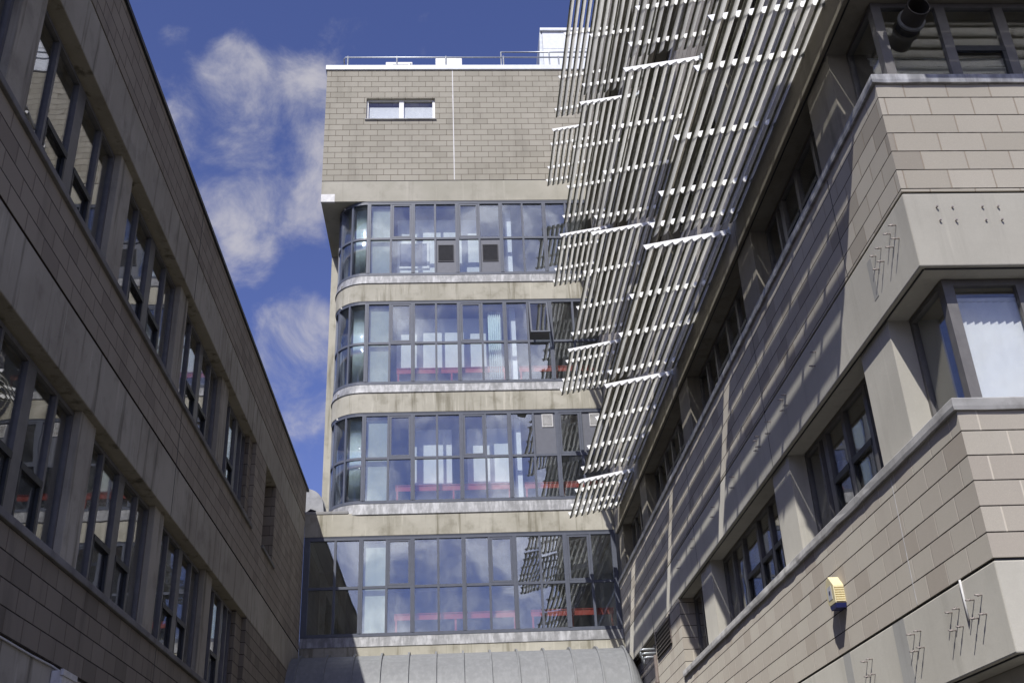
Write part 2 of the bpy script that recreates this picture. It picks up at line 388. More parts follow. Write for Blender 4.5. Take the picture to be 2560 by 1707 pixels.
def alu_window(parent, xg, s, y0, y1, z0, z1, mull, casements, zt, mat, gmat, name='window'):
    """ribbon window in an x = const plane; s = inward sign; mull = (y, width) list; casements = (y0, y1)"""
    fr = MB(); fw = .05; x1 = xg + s * .065
    fr.box(xg, x1, y0, y1, z0, z0 + fw); fr.box(xg, x1, y0, y1, z1 - fw, z1)
    fr.box(xg + s * .001, x1 - s * .001, y0, y0 + fw, z0 + fw, z1 - fw); fr.box(xg + s * .001, x1 - s * .001, y1 - fw, y1, z0 + fw, z1 - fw)
    for y, wd in mull: fr.box(xg - s * .004, x1 - s * .002, y - wd / 2, y + wd / 2, z0 + fw, z1 - fw)
    o = fr.build(name, mat, parent)
    MB().box(xg + s * .034, xg + s * .042, y0 + .02, y1 - .02, z0 + .02, z1 - .02).build('pane', gmat, o)
    for a, b in casements:
        c = MB(); t = .04
        c.box(xg - s * .012, xg + s * .03, a, b, zt - .035, zt + .035)
        c.box(xg - s * .006, xg + s * .03, a, a + t, z0 + fw, zt - .035); c.box(xg - s * .006, xg + s * .03, b - t, b, z0 + fw, zt - .035)
        c.build('casement', M['dark_metal'], o)
    return o
BAYS = [(2.05, 4.75), (5.25, 7.95), (8.45, 11.14), (11.66, 14.39), (14.88, 17.62)]
for z0, z1 in ((4.82, 6.54), (8.30, 10.04)):
    for a, b in BAYS:
        c_ = a + 1.40
        alu_window(lb, -4.17, -1, a, b, z0, z1, [(a + .62, .055), (c_, .23), (c_ + .74, .06)], [(a + .65, c_ - .12), (c_ + .12, c_ + .71)], z0 + .39 * (z1 - z0), M['frame_alu'], M['glass_side'])
    alu_window(lb, -4.17, -1, 18.2, 20.4, z0, z1, [(18.8, .055), (19.5, .2), (20.0, .06)], [(18.83, 19.4)], z0 + .39 * (z1 - z0), M['frame_alu'], M['glass_side'])
for z0 in (3.1, 6.75, 10.2):
    lbox(XI - .01, -13, LY0, LY1 - .02, z0, z0 + .4).build('floor_slab', M['ceiling'], lb)
lbox(-8.2, -8.4, LY0, LY1, 0, 11.2).build('inner_wall', M['room'], lb)
for y in (1.8, 5.0, 8.2, 11.4, 14.63, 17.9, 21.2, 26):
    lbox(XI - .02, -8.2, y, y + .12, 3.5, 11.19).build('partition', M['room'], lb)
lbox(-4.4, -4.6, LY0, LY1, 0, 3.05).build('wall', M['conc_left'], lb)
lbox(-4.0, -13, LY1 + .005, LY1 + .03, 0, 11.7).build('end_wall', M['block_shade'], lb)
lbox(-4.0, -13, LY0 - .03, LY0 - .002, 0, 11.7).build('end_wall', M['block_shade'], lb)
# expansion joints
for z0, z1 in ((3.835, 4.73), (6.58, 7.32), (7.35, 8.21), (10.08, 10.78), (10.82, 11.7)):
    lbox(-3.996, -4.02, 14.85, 14.862, z0, z1).build('movement_joint', M['frame_black'], lb)
# flood light box with its cable
fl = thing('junction_box', 'pale grey box fixed to shaded concrete beam at the bottom left', 'electrical box', (-3.95, 11.4, 3.5))
MB().box(-3.88, -3.998, 11.12, 11.52, 3.38, 3.765).build('housing', M['pipe_white'], fl, .015)
MB().box(-3.865, -3.9, 11.10, 11.54, 3.71, 3.775).build('lid', M['pipe_white'], fl, .008)
cb = MB().tube([(-3.985, 5.0, 3.795), (-3.985, 9.79, 3.795), (-3.985, 10.5, 3.79), (-3.985, 11.1, 3.80), (-3.98, 11.30, 3.79), (-3.96, 11.38, 3.755)], .011, 6).build('cable', M['pipe_white'])
tag(cb, 'thin pale cable running under the block course to the grey box', 'cable')

# ================================================================= RIGHT BUILDING (sunlit corner, sunshades)
rb = thing('block_building', 'sunlit corner building of pale blocks and concrete bands with ribbon windows', 'building', (9, 18, 0))
XR, YF, YE = 4.38, 8.41, 28.16
XC, XW, YW = 4.45, 4.68, 8.66
def lshape(o=0.0, y1=YE, t=.3, xe=13.0):
    return [(XR - o, YF - o), (xe, YF - o), (xe, YF + t), (XR + t, YF + t), (XR + t, y1), (XR - o, y1)]
def lring(o, z0, z1, y1=YE, t=.3): return MB().prism(lshape(o, y1, t), z0, z1)
def rough_coping(z0, z1, ye):
    # stone coping with a worn, uneven lower edge, one continuous strip round the corner
    m_ = MB(); pts = []
    y = ye
    while y > YF + .05: pts.append((XR, y, 0)); y -= random.uniform(.10, .42)
    pts.append((XR, YF, 2)); x = XR + .1
    while x < 13: pts.append((x, YF, 1)); x += random.uniform(.10, .42)
    pts.append((13, YF, 1)); rows = []
    for x, y, k in pts:
        o = .041 + random.uniform(-.005, .004); zz = z0 - random.uniform(.0, .010); ot = .037 + random.uniform(-.002, .002)
        def off(v): return (x - v, y) if k == 0 else (x, y - v) if k == 1 else (x - v, y - v)
        prof = [(off(-.3), z1), (off(ot - .008), z1), (off(ot), z1 - .010), (off(o), zz + .035), (off(o - .006), zz), (off(-.01), zz + .004), (off(-.3), zz + .004)]
        rows.append([(p[0], p[1], z) for p, z in prof])
    n = len(rows[0]); m_.v = [p for r_ in rows for p in r_]
    for a in range(len(rows) - 1):
        for b in range(n):
            c_ = (b + 1) % n; m_.f.append([a * n + b, (a + 1) * n + b, (a + 1) * n + c_, a * n + c_])
    m_.f += [list(range(n)), list(range((len(rows) - 1) * n, len(rows) * n))]
    return m_
BB = [(3.13, 3.865, 3.89, 5.19, 5.30), (6.66, 7.475, 7.50, 8.83, 8.94), (10.20, 11.01, 11.035, 12.37, 12.48), (13.74, 14.55, 14.575, 15.91, 16.02),
      (17.28, 18.09, 18.115, 19.45, 19.56), (20.82, 21.63, 21.655, 23.3, 23.4)]
for i, (b0, b1, w0, w1, s1) in enumerate(BB):
    ye = 23.9 if i == 0 else YE
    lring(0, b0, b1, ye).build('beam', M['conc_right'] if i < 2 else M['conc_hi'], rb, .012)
    lring(-.02, b1, w0, ye).build('joint_strip', M['frame_black'], rb)
    lring(0, w0, w1, ye).build('wall', M['block_lo'] if i == 0 else M['block_up'] if i == 1 else M['block_hi'], rb)
    rough_coping(w1 + .002, s1, 21.08 if i == 0 else ye).build('coping', M['sill'] if i != 1 else M['lead'], rb)
    # drip batten under each beam
    MB().box(XR + .045, XR + .06, YF + .06, ye, b0 - .012, b0 + .001).box(XR + .061, 12.5, YF + .045, YF + .06, b0 - .012, b0 + .001).build('drip_groove', M['frame_black'], rb)
    # floor slab, ceiling side
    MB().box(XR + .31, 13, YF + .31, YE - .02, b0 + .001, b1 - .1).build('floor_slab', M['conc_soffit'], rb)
COLS = [(9.49, 10.30), (13.25, 14.05), (18.25, 19.10), (23.50, 24.30), (27.30, 28.1)]
for i in range(5):
    z0, z1 = BB[i][4], BB[i + 1][0]
    cols = COLS if i else COLS[:3]
    for a, b in cols:
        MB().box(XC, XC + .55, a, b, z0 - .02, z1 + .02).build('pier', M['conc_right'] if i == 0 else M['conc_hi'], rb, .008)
    zt = z0 + .48 * (z1 - z0); z0w, z1w = z0 - .03, z1 - .01
    # corner light
    alu_window(rb, XW, 1, YW + .07, 9.49, z0w, z1w, [], [], zt, M['frame_alu'], M['glass_side'])
    alu_window(rb, XW, 1, 10.30, 13.25, z0w, z1w, [(10.95, .09), (11.72, .10), (12.42, .13), (12.66, .06)], [(10.99, 11.67), (11.77, 12.35)], zt, M['frame_alu'], M['glass_side'])
    alu_window(rb, XW, 1, 14.05, 18.25, z0w, z1w, [(14.74, .06), (15.23, .10), (15.94, .11), (16.86, .10), (17.58, .10)], [(14.77, 15.18), (15.28, 15.88), (16.0, 16.81)], zt, M['frame_alu'], M['glass_side'])
    if i == 0:
        alu_window(rb, XW, 1, 19.10, 20.9, z0w, z1w, [(19.7, .06), (20.2, .08)], [(19.73, 20.16)], zt, M['frame_alu'], M['glass_side'])
    else:
        alu_window(rb, XW, 1, 19.10, 23.50, z0w, z1w, [(19.8, .06), (20.5, .1), (21.3, .1), (22.1, .1), (22.9, .06)], [(19.83, 20.45), (20.55, 21.25), (21.35, 22.05)], zt, M['frame_alu'], M['glass_side'])
        alu_window(rb, XW, 1, 24.30, 27.30, z0w, z1w, [(25.0, .06), (25.8, .1), (26.6, .08)], [(25.03, 25.75)], zt, M['frame_alu'], M['glass_side'])
    # front ribbon (x direction) with the corner post
    fr = MB(); fw = .06
    fr.box(XW - .005, XW + .10, YW - .005, YW + .10, z0w, z1w)
    fr.box(XW + .10, 12.9, YW, YW + .065, z0w, z0w + fw); fr.box(XW + .10, 12.9, YW, YW + .065, z1w - fw, z1w)
    x = 5.445; xs = []
    while x < 12.5: xs.append(x); x += .66 if len(xs) % 2 else .72
    for x in xs: fr.box(x - .055, x + .055, YW - .004, YW + .06, z0w + fw, z1w - fw)
    o = fr.build('window', M['frame_alu'], rb)
    MB().box(XW + .09, 12.9, YW + .03, YW + .038, z0w + .02, z1w - .02).build('pane', M['glass_side'], o)
    if i == 1:
        for x in xs[0:3:2]:
            a, b = x + .055, x + .605
            ca = MB().box(a, b, YW - .012, YW + .03, 9.50, 9.57); ca.box(b - .045, b, YW - .008, YW + .03, z0w + fw, 9.50)
            ca.build('casement', M['dark_metal'], o)
# end of lower wall: block infill, vent louvre, recessed wall behind the canopy
MB().box(XR + .002, XR + .42, 20.92, 23.895, 5.195, 6.655).build('wall', M['block_lo'], rb)
MB().box(XR + .14, XR + .6, 23.905, YE, 0, 6.655).build('wall', M['block_lo'], rb)
MB().box(XR + .31, XR + .5, YF, 23.89, 0, 3.13).box(XR + .5, 13, YF + .3, YF + .5, 0, 3.13).build('wall', M['conc_right'], rb)
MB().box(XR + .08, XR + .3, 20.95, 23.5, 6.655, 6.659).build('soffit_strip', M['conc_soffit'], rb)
vl = MB().box(XR - .02, XR - .004, 21.96, 22.0, 6.02, 6.6).box(XR - .02, XR - .004, 23.64, 23.7, 6.02, 6.6)
for k_ in range(7): vl.extr([(XR - .004, 6.05 + k_ * .08), (XR - .03, 6.03 + k_ * .08), (XR - .03, 6.045 + k_ * .08), (XR - .004, 6.075 + k_ * .08)], 'y', 22.0, 23.64)
vo = vl.build('vent_louvre', M['pipe_brown'], rb)
MB().box(XR - .0035, XR + .001, 21.97, 23.69, 6.02, 6.6).build('louvre_backing', M['frame_black'], vo)
MB().box(9.5, 9.7, 9, YE, 0, 23).box(5.2, 9.5, 13.5, 13.62, 5.4, 20.8).box(5.2, 9.5, 18.6, 18.72, 5.4, 20.8).box(5.2, 9.5, 23.8, 23.92, 5.4, 20.8).build('inner_wall', M['room'], rb)
MB().box(XR + .3, 13, YF + .3, YE, 22.9, 23.1).build('roof', M['asphalt'], rb)
# repair patches and movement joints
MB().box(XR - .003, XR + .01, 10.42, 10.72, 3.135, 3.86).build('repair_patch', M['grey_patch'], rb)
MB().box(XR - .003, XR + .01, 12.05, 12.28, 3.135, 3.86).build('repair_patch', M['grey_patch'], rb)
MB().box(XR - .003, XR + .01, 9.38, 9.50, 6.9, 7.35).build('repair_patch', M['grey_patch'], rb)
for y, z0, z1, mt in ((10.03, 3.9, 5.18, 'pipe_white'), (10.03, 7.51, 8.8, 'frame_black'), (13.7, 6.67, 8.8, 'frame_black'), (18.9, 6.67, 8.8, 'frame_black'), (23.9, 6.67, 8.8, 'frame_black'),
                      (10.03, 11.05, 12.3, 'frame_black'), (13.7, 10.21, 12.3, 'frame_black'), (18.9, 10.21, 12.3, 'frame_black')):
    MB().box(XR - .002, XR + .01, y, y + .014, z0, z1).build('movement_joint', M[mt], rb)
# old fixing pins in fours
def pins(cx, cz, front=False, n=((0, 0), (.155, 0), (0, -.155), (.155, -.155))):
    for a, b in n:
        m_ = MB(); L = (.035 if front else .075) + random.uniform(-.012, .012); dz_ = random.uniform(-.006, .004)
        if front: m_.tube([(cx + a, YF + .02, cz + b), (cx + a, YF - L, cz + b + dz_)], .0075, 6); m_.tube([(cx + a, YF - L * .55, cz + b), (cx + a, YF - L * .7, cz + b)], .012, 6)
        else: m_.tube([(XR + .02, cx + a, cz + b), (XR - L, cx + a, cz + b + dz_)], .0075, 6); m_.tube([(XR - L * .45, cx + a, cz + b), (XR - L * .6, cx + a, cz + b)], .012, 6)
        m_.build('fixing_pin', M['pin'], rb)
for y in (8.74, 9.20, 10.08, 11.42): pins(y, 3.665)
for y in (8.68, 9.10, 12.68, 14.12): pins(y, 7.29)
for y in (11.38, 13.5, 15.7, 17.15, 18.95, 20.3): pins(y, 7.26, n=((0, 0), (.10, -.14)))
pins(4.68, 7.31, True); pins(5.13, 7.31, True); pins(6.3, 7.31, True); pins(6.75, 7.31, True)
# white conduit on the lower beam
cn = MB().tube([(XR - .012, 9.05, 3.875), (XR - .012, 9.05, 3.53)], .011, 8).build('conduit', M['pipe_white']); tag(cn, 'short white vertical conduit on lower concrete beam between pin groups', 'conduit')
# alarm box
ab = thing('alarm_box', 'yellow alarm box with blue base and white label on the block wall', 'alarm box', (XR, 12.0, 4.3))
pf = [(11.86, 4.37), (12.08, 4.37), (12.13, 4.42), (12.13, 4.60), (12.07, 4.67), (11.99, 4.69), (11.86, 4.57)]
MB().extr(pf, 'x', XR - .125, XR - .002).build('housing', M['yellow'], ab, .006)
fn = MB()
for k_ in range(7): fn.box(XR - .118, XR - .012, 11.848, 11.862, 4.385 + k_ * .026, 4.398 + k_ * .026)
fn.build('vent_fins', M['yellow'], ab)
MB().extr([(11.875, 4.315), (12.05, 4.315), (12.09, 4.368), (11.862, 4.368)], 'x', XR - .122, XR - .004).build('base', M['blue'], ab, .004)
MB().box(XR - .128, XR - .124, 11.94, 12.07, 4.43, 4.58).build('label_plate', M['label'], ab)
MB().extr([(12.005 + .022 * math.cos(a_ * .7854), 4.51 + .028 * math.sin(a_ * .7854)) for a_ in range(8)], 'x', XR - .1295, XR - .127).build('emblem', M['blue'], ab)
# flue pipe through the upper front window
fp = thing('flue_pipe', 'short round dark flue pipe poking out of the upper corner window', 'flue pipe', (5.06, 8.6, 9.9))
n_ = 24; rp = MB(); ro, ri = .125, .113
ring = lambda rad, y: [(5.07 + rad * math.cos(2 * math.pi * j / n_), y, 9.90 + rad * math.sin(2 * math.pi * j / n_)) for j in range(n_)]
rr = [ring(ro, 8.75), ring(ro, 8.40), ring(ri, 8.40), ring(ri, 8.75)]
for a_, b_ in zip(rr, rr[1:]):
    i0 = len(rp.v); rp.v += a_ + b_
    for j in range(n_): rp.smooth.add(len(rp.f)); rp.f.append([i0 + j, i0 + (j + 1) % n_, i0 + n_ + (j + 1) % n_, i0 + n_ + j])
rp.build('duct', M['duct'], fp)
MB().tube([(5.07, 8.60, 9.90), (5.07, 8.635, 9.90)], .15, 24).build('collar', M['cowl'], fp)
MB().tube([(5.07, 8.72, 9.90), (5.07, 8.73, 9.90)], .112, 24).build('inner_plate', M['frame_black'], fp)
# added corrugated sheet imitating sunshade slats reflected in the upper front windows
cs = MB(); zz = 9.0; pr = []
while zz < 9.93:
    fz = (zz / .128) % 1; pr.append((8.98 + .04 * abs(math.sin(math.pi * fz)) + (zz - 9.0) * .25, zz)); zz += .016
i0 = len(cs.v)
for x in (4.80, 12.0): cs.v += [(x, y, z) for y, z in pr]
n_p = len(pr)
for j in range(n_p - 1): cs.smooth.add(len(cs.f)); cs.f.append([i0 + j, i0 + n_p + j, i0 + n_p + j + 1, i0 + j + 1])
sh = cs.build('reflection_sheet', M['slat_reflection']); sh.modifiers.new('t', 'SOLIDIFY').thickness = .006
tag(sh, 'corrugated sheet added to imitate algae-green sunshade slats reflected in the upper corner window', 'corrugated sheet')
# vertical blind behind the lower front window
bl = thing('vertical_blind', 'white vertical slat blind behind the lower corner window', 'window blind', (5.6, 8.8, 5.3))
sl_ = MB()
x = 4.80
while x < 9:
    sl_.extr([(x, 8.80), (x + .085, 8.772), (x + .087, 8.775), (x + .002, 8.803)], 'y', 0, 1) if False else None
    sl_.prism([(x, 8.80), (x + .080, 8.772), (x + .081, 8.775), (x + .001, 8.803)], 5.28, 6.47); x += .076
sl_.build('slats', M['blind'], bl)
MB().box(4.8, 9, 8.77, 8.81, 6.475, 6.51).build('head_rail', M['frame_white'], bl)
# pipe bundle and downpipe near the canopy
pb = thing('pipe_bundle', 'bundle of three thin pale pipes bending at the end of the block wall', 'pipes', (4.2, 23.95, 6.2))
for k_, z in enumerate((6.30, 6.215, 6.13)):
    MB().tube([(XR + .35, 23.97, z), (4.12 + .03 * k_, 23.97, z), (4.07 + .03 * k_, 23.98, z - .01), (4.05 + .03 * k_, 24.0, z - .05), (4.06 + .03 * k_, 24.03, z - .17)], .026, 8).build('pipe', M['steel'], pb)
MB().box(XR - .01, XR + .3, 23.93, 24.02, 6.34, 6.39).build('bracket', M['dark_metal'], pb)
dp = MB().tube([(XR - .03, 23.86, 6.15), (XR - .03, 23.86, 2.0)], .04, 10); dp.tube([(XR - .03, 23.86, 5.62), (XR - .03, 23.86, 5.52)], .055, 10)
tag(dp.build('downpipe', M['pipe_brown']), 'thin brown downpipe at the far end of the lower block wall', 'downpipe')

# ================================================================= TIMBER SUNSHADES
XO, XN, PITCH_S, NS = 2.985, 4.36, .1545, 9
SL = (10.705 - 10.435) / (XN - XO)
def zl(x): return (x - XO) * SL
def rib_poly():
    p = [(XO, 0.0), (XN, zl(XN))]
    p.append((XN, zl(XN) - .06))
    for i in range(NS - 1, -1, -1):
        xa = XO + .045 + i * PITCH_S
        p.append((xa + .118, zl(xa + .118) - .04))
        p.append((xa + .0, zl(xa) - .098))
        if i: p.append((xa - .022, zl(xa) - .09)); p.append((xa - .036, zl(xa - .036) - .04))
    return p
def make_sunshade(y0, ribs, tail, label, group):
    T = thing('sunshade_panel', label, 'sunshade', (XN, y0, 10.435), group)
    for y in ribs:
        b = MB().extr([(x, z + 10.435) for x, z in rib_poly()], 'y', y - .007, y + .007).build('rib', M['rib_white'], T)
        MB().box(XN - .005, XR + .006, y - .03, y + .03, 10.60, 10.74).box(XN - .06, XN - .006, y - .016, y - .008, 10.63, 10.70).box(XN - .06, XN - .006, y + .008, y + .016, 10.63, 10.70).build('bracket', M['steel'], T, .004)
    a = R(31); wx, wz = math.cos(a), math.sin(a); W, H = .0675, .016
    for i in range(NS):
        cx = XO + .045 + .068 + i * PITCH_S; cz = 10.435 + zl(cx) - .077
        NE = 14; q = []
        for k_ in range(NE):
            an = 2 * math.pi * k_ / NE; su = math.copysign(abs(math.cos(an)) ** .85, math.cos(an)); sv = math.sin(an)
            q.append((cx + su * W * wx - sv * H * wz, cz + su * W * wz + sv * H * wx))
        e = random.uniform(-.012, .012)
        m_ = MB(); m_.extr(q, 'y', y0 + .010, tail + e); m_.smooth = set(range(2, 2 + NE))
        for k_ in range(len(m_.v)):
            v = m_.v[k_]
            if v[1] > y0 + .5: m_.v[k_] = (v[0], v[1] - max(0, v[2] - cz + .03) * 1.0, v[2])
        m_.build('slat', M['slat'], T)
    return T
def copy_tree(o, parent=None):
    c = o.copy(); C.collection.objects.link(c)
    if parent is not None: c.parent = parent
    for ch in list(o.children): copy_tree(ch, c)
    return c
PAN = [(7.54, [7.56, 8.32, 9.10, 9.94, 11.28, 12.55, 13.36], 13.62, 'nearest the viewer'),
       (13.97, [13.97, 15.5, 16.88, 18.42], 18.70, 'second from the near end'),
       (19.03, [19.03, 20.63, 22.25, 23.58], 23.86, 'third from the near end'),
       (24.48, [24.48, 25.13, 26.26, 26.92], 27.15, 'farthest, next to the tower')]
TIER = ['lowest tier of grey louvres', 'second tier of grey louvres from below', 'third tier of grey louvres from below', 'topmost visible tier of grey louvres']
DZ = [0, 3.54, 7.03, 10.60]
GS = 'louvred sunshade panels on the corner building'
for j, (y0, ribs, tail, where) in enumerate(PAN):
    base = make_sunshade(y0, ribs, tail, 'grey sunshade panel, %s, %s' % (TIER[0], where), GS)
    if j == 0: first_shade = base
    for L in (1, 2, 3):
        if j < L - 1: continue
        c = copy_tree(base); c.location = Vector(base.location) + Vector((0, 0, DZ[L]))
        c['label'] = 'grey sunshade panel, %s, %s' % (TIER[L], where)

for kx, wh in ((10.51, 'over the corner window front'),):
    c = copy_tree(first_shade); c.rotation_euler = (0, 0, math.pi / 2); c.location = (kx, YF + .02 - .04, 10.435)
    if kx < 11: corner_root = c
    c['label'] = 'grey sunshade panel on the sunny front of the corner building, ' + wh
pl = MB().extr([(7.02, 10.44), (7.38, 10.51), (7.38, 10.535), (7.02, 10.465)], 'x', XO, 4.40)
pl.build('corner_plate', M['slat'], None).parent = corner_root
bpy.context.view_layer.update()
corner_root.children[-1].matrix_parent_inverse = corner_root.matrix_world.inverted()
# ================================================================= TOWER
TY = 28.2; RC = 1.0; XA = -2.52
tw = thing('office_tower', 'tall tan block tower with rounded window bands and an overhanging top storey', 'building', (0, 34, 0))
def outline(o, x1=4.34, yb=31.5, n=14):
    """front path right to left round the curved corner, o = outward offset"""
    p = [(x1, TY - o), (XA, TY - o)]
    for k_ in range(1, n + 1):
        a = math.pi / 2 * k_ / n; p.append((XA - (RC + o) * math.sin(a), TY + RC - (RC + o) * math.cos(a)))
    p.append((XA - RC - o, yb)); return p
def solid(o, z0, z1, o2=None):
    a = outline(o) + [(4.34, 31.5)]; b = outline(o2) + [(4.34, 31.5)] if o2 is not None else None
    return MB().prism(a, z0, z1, b)
def ring(o_out, o_in, z0, z1):
    a = outline(o_out); b = outline(o_in); m_ = MB(); n = len(a); i = len(m_.v)
    m_.v += [(x, y, z0) for x, y in a] + [(x, y, z1) for x, y in a] + [(x, y, z0) for x, y in b] + [(x, y, z1) for x, y in b]
    for k_ in range(n - 1):
        for q in ((0, 1, n + 1, n), (2 * n + 1, 2 * n, 3 * n, 3 * n + 1), (n, n + 1, 3 * n + 1, 3 * n), (1, 0, 2 * n, 2 * n + 1)):
            m_.f.append([i + k_ + v for v in q])
    m_.f += [[i, i + n, i + 3 * n, i + 2 * n], [i + n - 1, i + 3 * n - 1, i + 4 * n - 1, i + 2 * n - 1]]
    return m_
# top storey
FT = [(-4.0, TY), (9, TY), (9, 42), (-4.0, 42)]
bw = MB()
ox0, ox1, oz0, oz1 = -2.66, -.40, 24.42, 25.30
bw.box(-4.0, ox0, TY, TY + .4, 21.965, 26.5).box(ox1, 9, TY, TY + .4, 21.965, 26.5).box(ox0, ox1, TY, TY + .4, 21.965, oz0).box(ox0, ox1, TY, TY + .4, oz1, 26.5)
bw.box(-4.0, -3.6, TY + .4, 42, 21.965, 26.5).box(-3.6, 9, 41.6, 42, 21.965, 26.5).box(8.6, 9, TY + .4, 41.6, 21.965, 26.5)
bw.build('wall', M['block_tower'], tw)
MB().box(-4.002, 9, TY + .006, TY + .4, 21.945, 21.966).build('joint_strip', M['frame_black'], tw)
MB().prism(FT, 21.17, 21.945).build('concrete_band', M['conc_pale'], tw, .015)
MB().box(-4.006, -3.57, TY - .004, TY + .1, 21.165, 21.46).build('repair_patch', M['pipe_white'], tw, .01)
MB().box(-4.05, 9.05, TY - .05, TY + .5, 26.5, 26.70).box(-4.05, -3.6, TY + .5, 42, 26.5, 26.70).build('roof_coping', M['white_metal'], tw, .02)
MB().box(-3.6, 9, TY + .4, 42, 26.2, 26.4).build('roof', M['asphalt'], tw)
MB().box(.185, .215, TY - .004, TY + .02, 21.98, 26.49).build('movement_joint', M['pipe_white'], tw)
# little top window
fr = MB(); YQ = TY + .10
fr.box(ox0, ox1, YQ, YQ + .06, oz0, oz0 + .06); fr.box(ox0, ox1, YQ, YQ + .06, oz1 - .05, oz1)
for a, b in ((ox0, ox0 + .06), (-1.585, -1.435), (ox1 - .085, ox1)): fr.box(a, b, YQ - .004, YQ + .055, oz0 + .06, oz1 - .05)
sw = fr.build('window', M['frame_white'], tw)
MB().box(ox0, ox1, YQ + .03, YQ + .038, oz0, oz1).build('pane', M['glass_side'], sw)
MB().box(ox0 - .04, ox1 + .04, TY - .05, TY + .10, oz0 - .035, oz0 + .004).build('sill', M['sill'], sw)
MB().box(ox0 + .01, ox1 - .01, YQ + .09, YQ + .10, oz0 + .01, oz1 - .24).build('blind', M['blind'], sw)
MB().box(ox0 - .3, ox1 + .3, TY + .9, TY + 1, 24, 26).build('inner_wall', M['room'], tw)
# set-back flank wall and rear
MB().box(-4.0, -3.4, 31.5, 42, 0, 21.165).box(-3.4, 9, 36, 36.3, 0, 21.165).build('flank_wall', M['conc_tower'], tw)
# window bands
ROWS = [(18.20, 18.47, 21.15, 19.795), (14.58, 14.83, 17.56, 16.165), (10.95, 11.25, 13.93, 12.565)]
CB = [(17.575, 18.20), (13.945, 14.58)]
for a, b in CB: solid(0, a, b).build('concrete_band', M['conc_tower'], tw)
KX = [-2.48 + .684 * k_ for k_ in range(0, 10)]        # mullion lines
CASE = {0: [1, 4], 1: [1, 4, 7], 2: [1, 4, 8], 3: [1, 5, 8]}
def ring_cell(m_, x0, x1, y0, y1, z0, z1, t):
    m_.box(x0, x1, y0, y1, z0, z0 + t); m_.box(x0, x1, y0, y1, z1 - t, z1)
    m_.box(x0, x0 + t, y0, y1, z0 + t, z1 - t); m_.box(x1 - t, x1, y0, y1, z0 + t, z1 - t)
def pane_quad(m_, x0, x1, z0, z1, y):
    e = [random.uniform(-.004, .004) for _ in range(4)]
    a = [(x0, y + e[0], z0), (x1, y + e[1], z0), (x1, y + e[2], z1), (x0, y + e[0] + e[2] - e[1], z1)]
    i = len(m_.v); m_.v += a + [(p[0], p[1] + .008, p[2]) for p in a]
    m_.f += [[i + v for v in q] for q in ((0, 1, 2, 3), (7, 6, 5, 4), (0, 4, 5, 1), (1, 5, 6, 2), (2, 6, 7, 3), (3, 7, 4, 0))]
GRILLE = {(0, 3, 0), (0, 5, 0), (2, 7, 1), (2, 9, 1)}
OPEN = (1, 7)
def casement(par, row, k_, x0, x1, z0, z1):
    c = MB(); pn = MB()
    if (row, k_) == OPEN:
        for mb_, args in ((c, None),):
            ring_cell(c, x0 + .01, x1 - .01, TY + .015, TY + .055, z0 + .01, z1 - .01, .05)
        pane_quad(pn, x0 + .05, x1 - .05, z0 + .05, z1 - .05, TY + .035)
        ang = R(-17); piv = Vector((0, TY + .03, z1))
        rot = Matrix.Rotation(ang, 3, 'X')
        for mb_ in (c, pn): mb_.v = [tuple(rot @ (Vector(v) - piv) + piv) for v in mb_.v]
    else:
        ring_cell(c, x0 + .004, x1 - .004, TY + .03, TY + .075, z0 + .004, z1 - .004, .052)
        pane_quad(pn, x0 + .045, x1 - .045, z0 + .045, z1 - .045, TY + .055)
    o = c.build('casement', M['frame_tower'], par); pn.build('pane', M['glass_tower'], o)
def grille(par, x0, x1, z0, z1, small):
    o = MB().box(x0, x1, TY + .06, TY + .085, z0, z1).build('infill_panel', M['infill'], par)
    if small: gx0, gx1, gz0, gz1 = x0 + .22, x1 - .06, z1 - .43, z1 - .04
    else: gx0, gx1, gz0, gz1 = x0 + .05, x1 - .06, z0 + .40, z1 - .20
    m_ = MB(); ring_cell(m_, gx0, gx1, TY + .04, TY + .06, gz0, gz1, .022); z = gz0 + .03
    while z < gz1 - .03: m_.extr([(TY + .058, z + .018), (TY + .044, z), (TY + .044, z + .006), (TY + .058, z + .024)], 'x', gx0 + .022, gx1 - .022); z += .035
    m_.build('vent_grille', M['pipe_white'] if small else M['grille'], o)
    MB().box(gx0 + .02, gx1 - .02, TY + .056, TY + .0595, gz0 + .02, gz1 - .02).build('grille_backing', M['frame_black'], o)
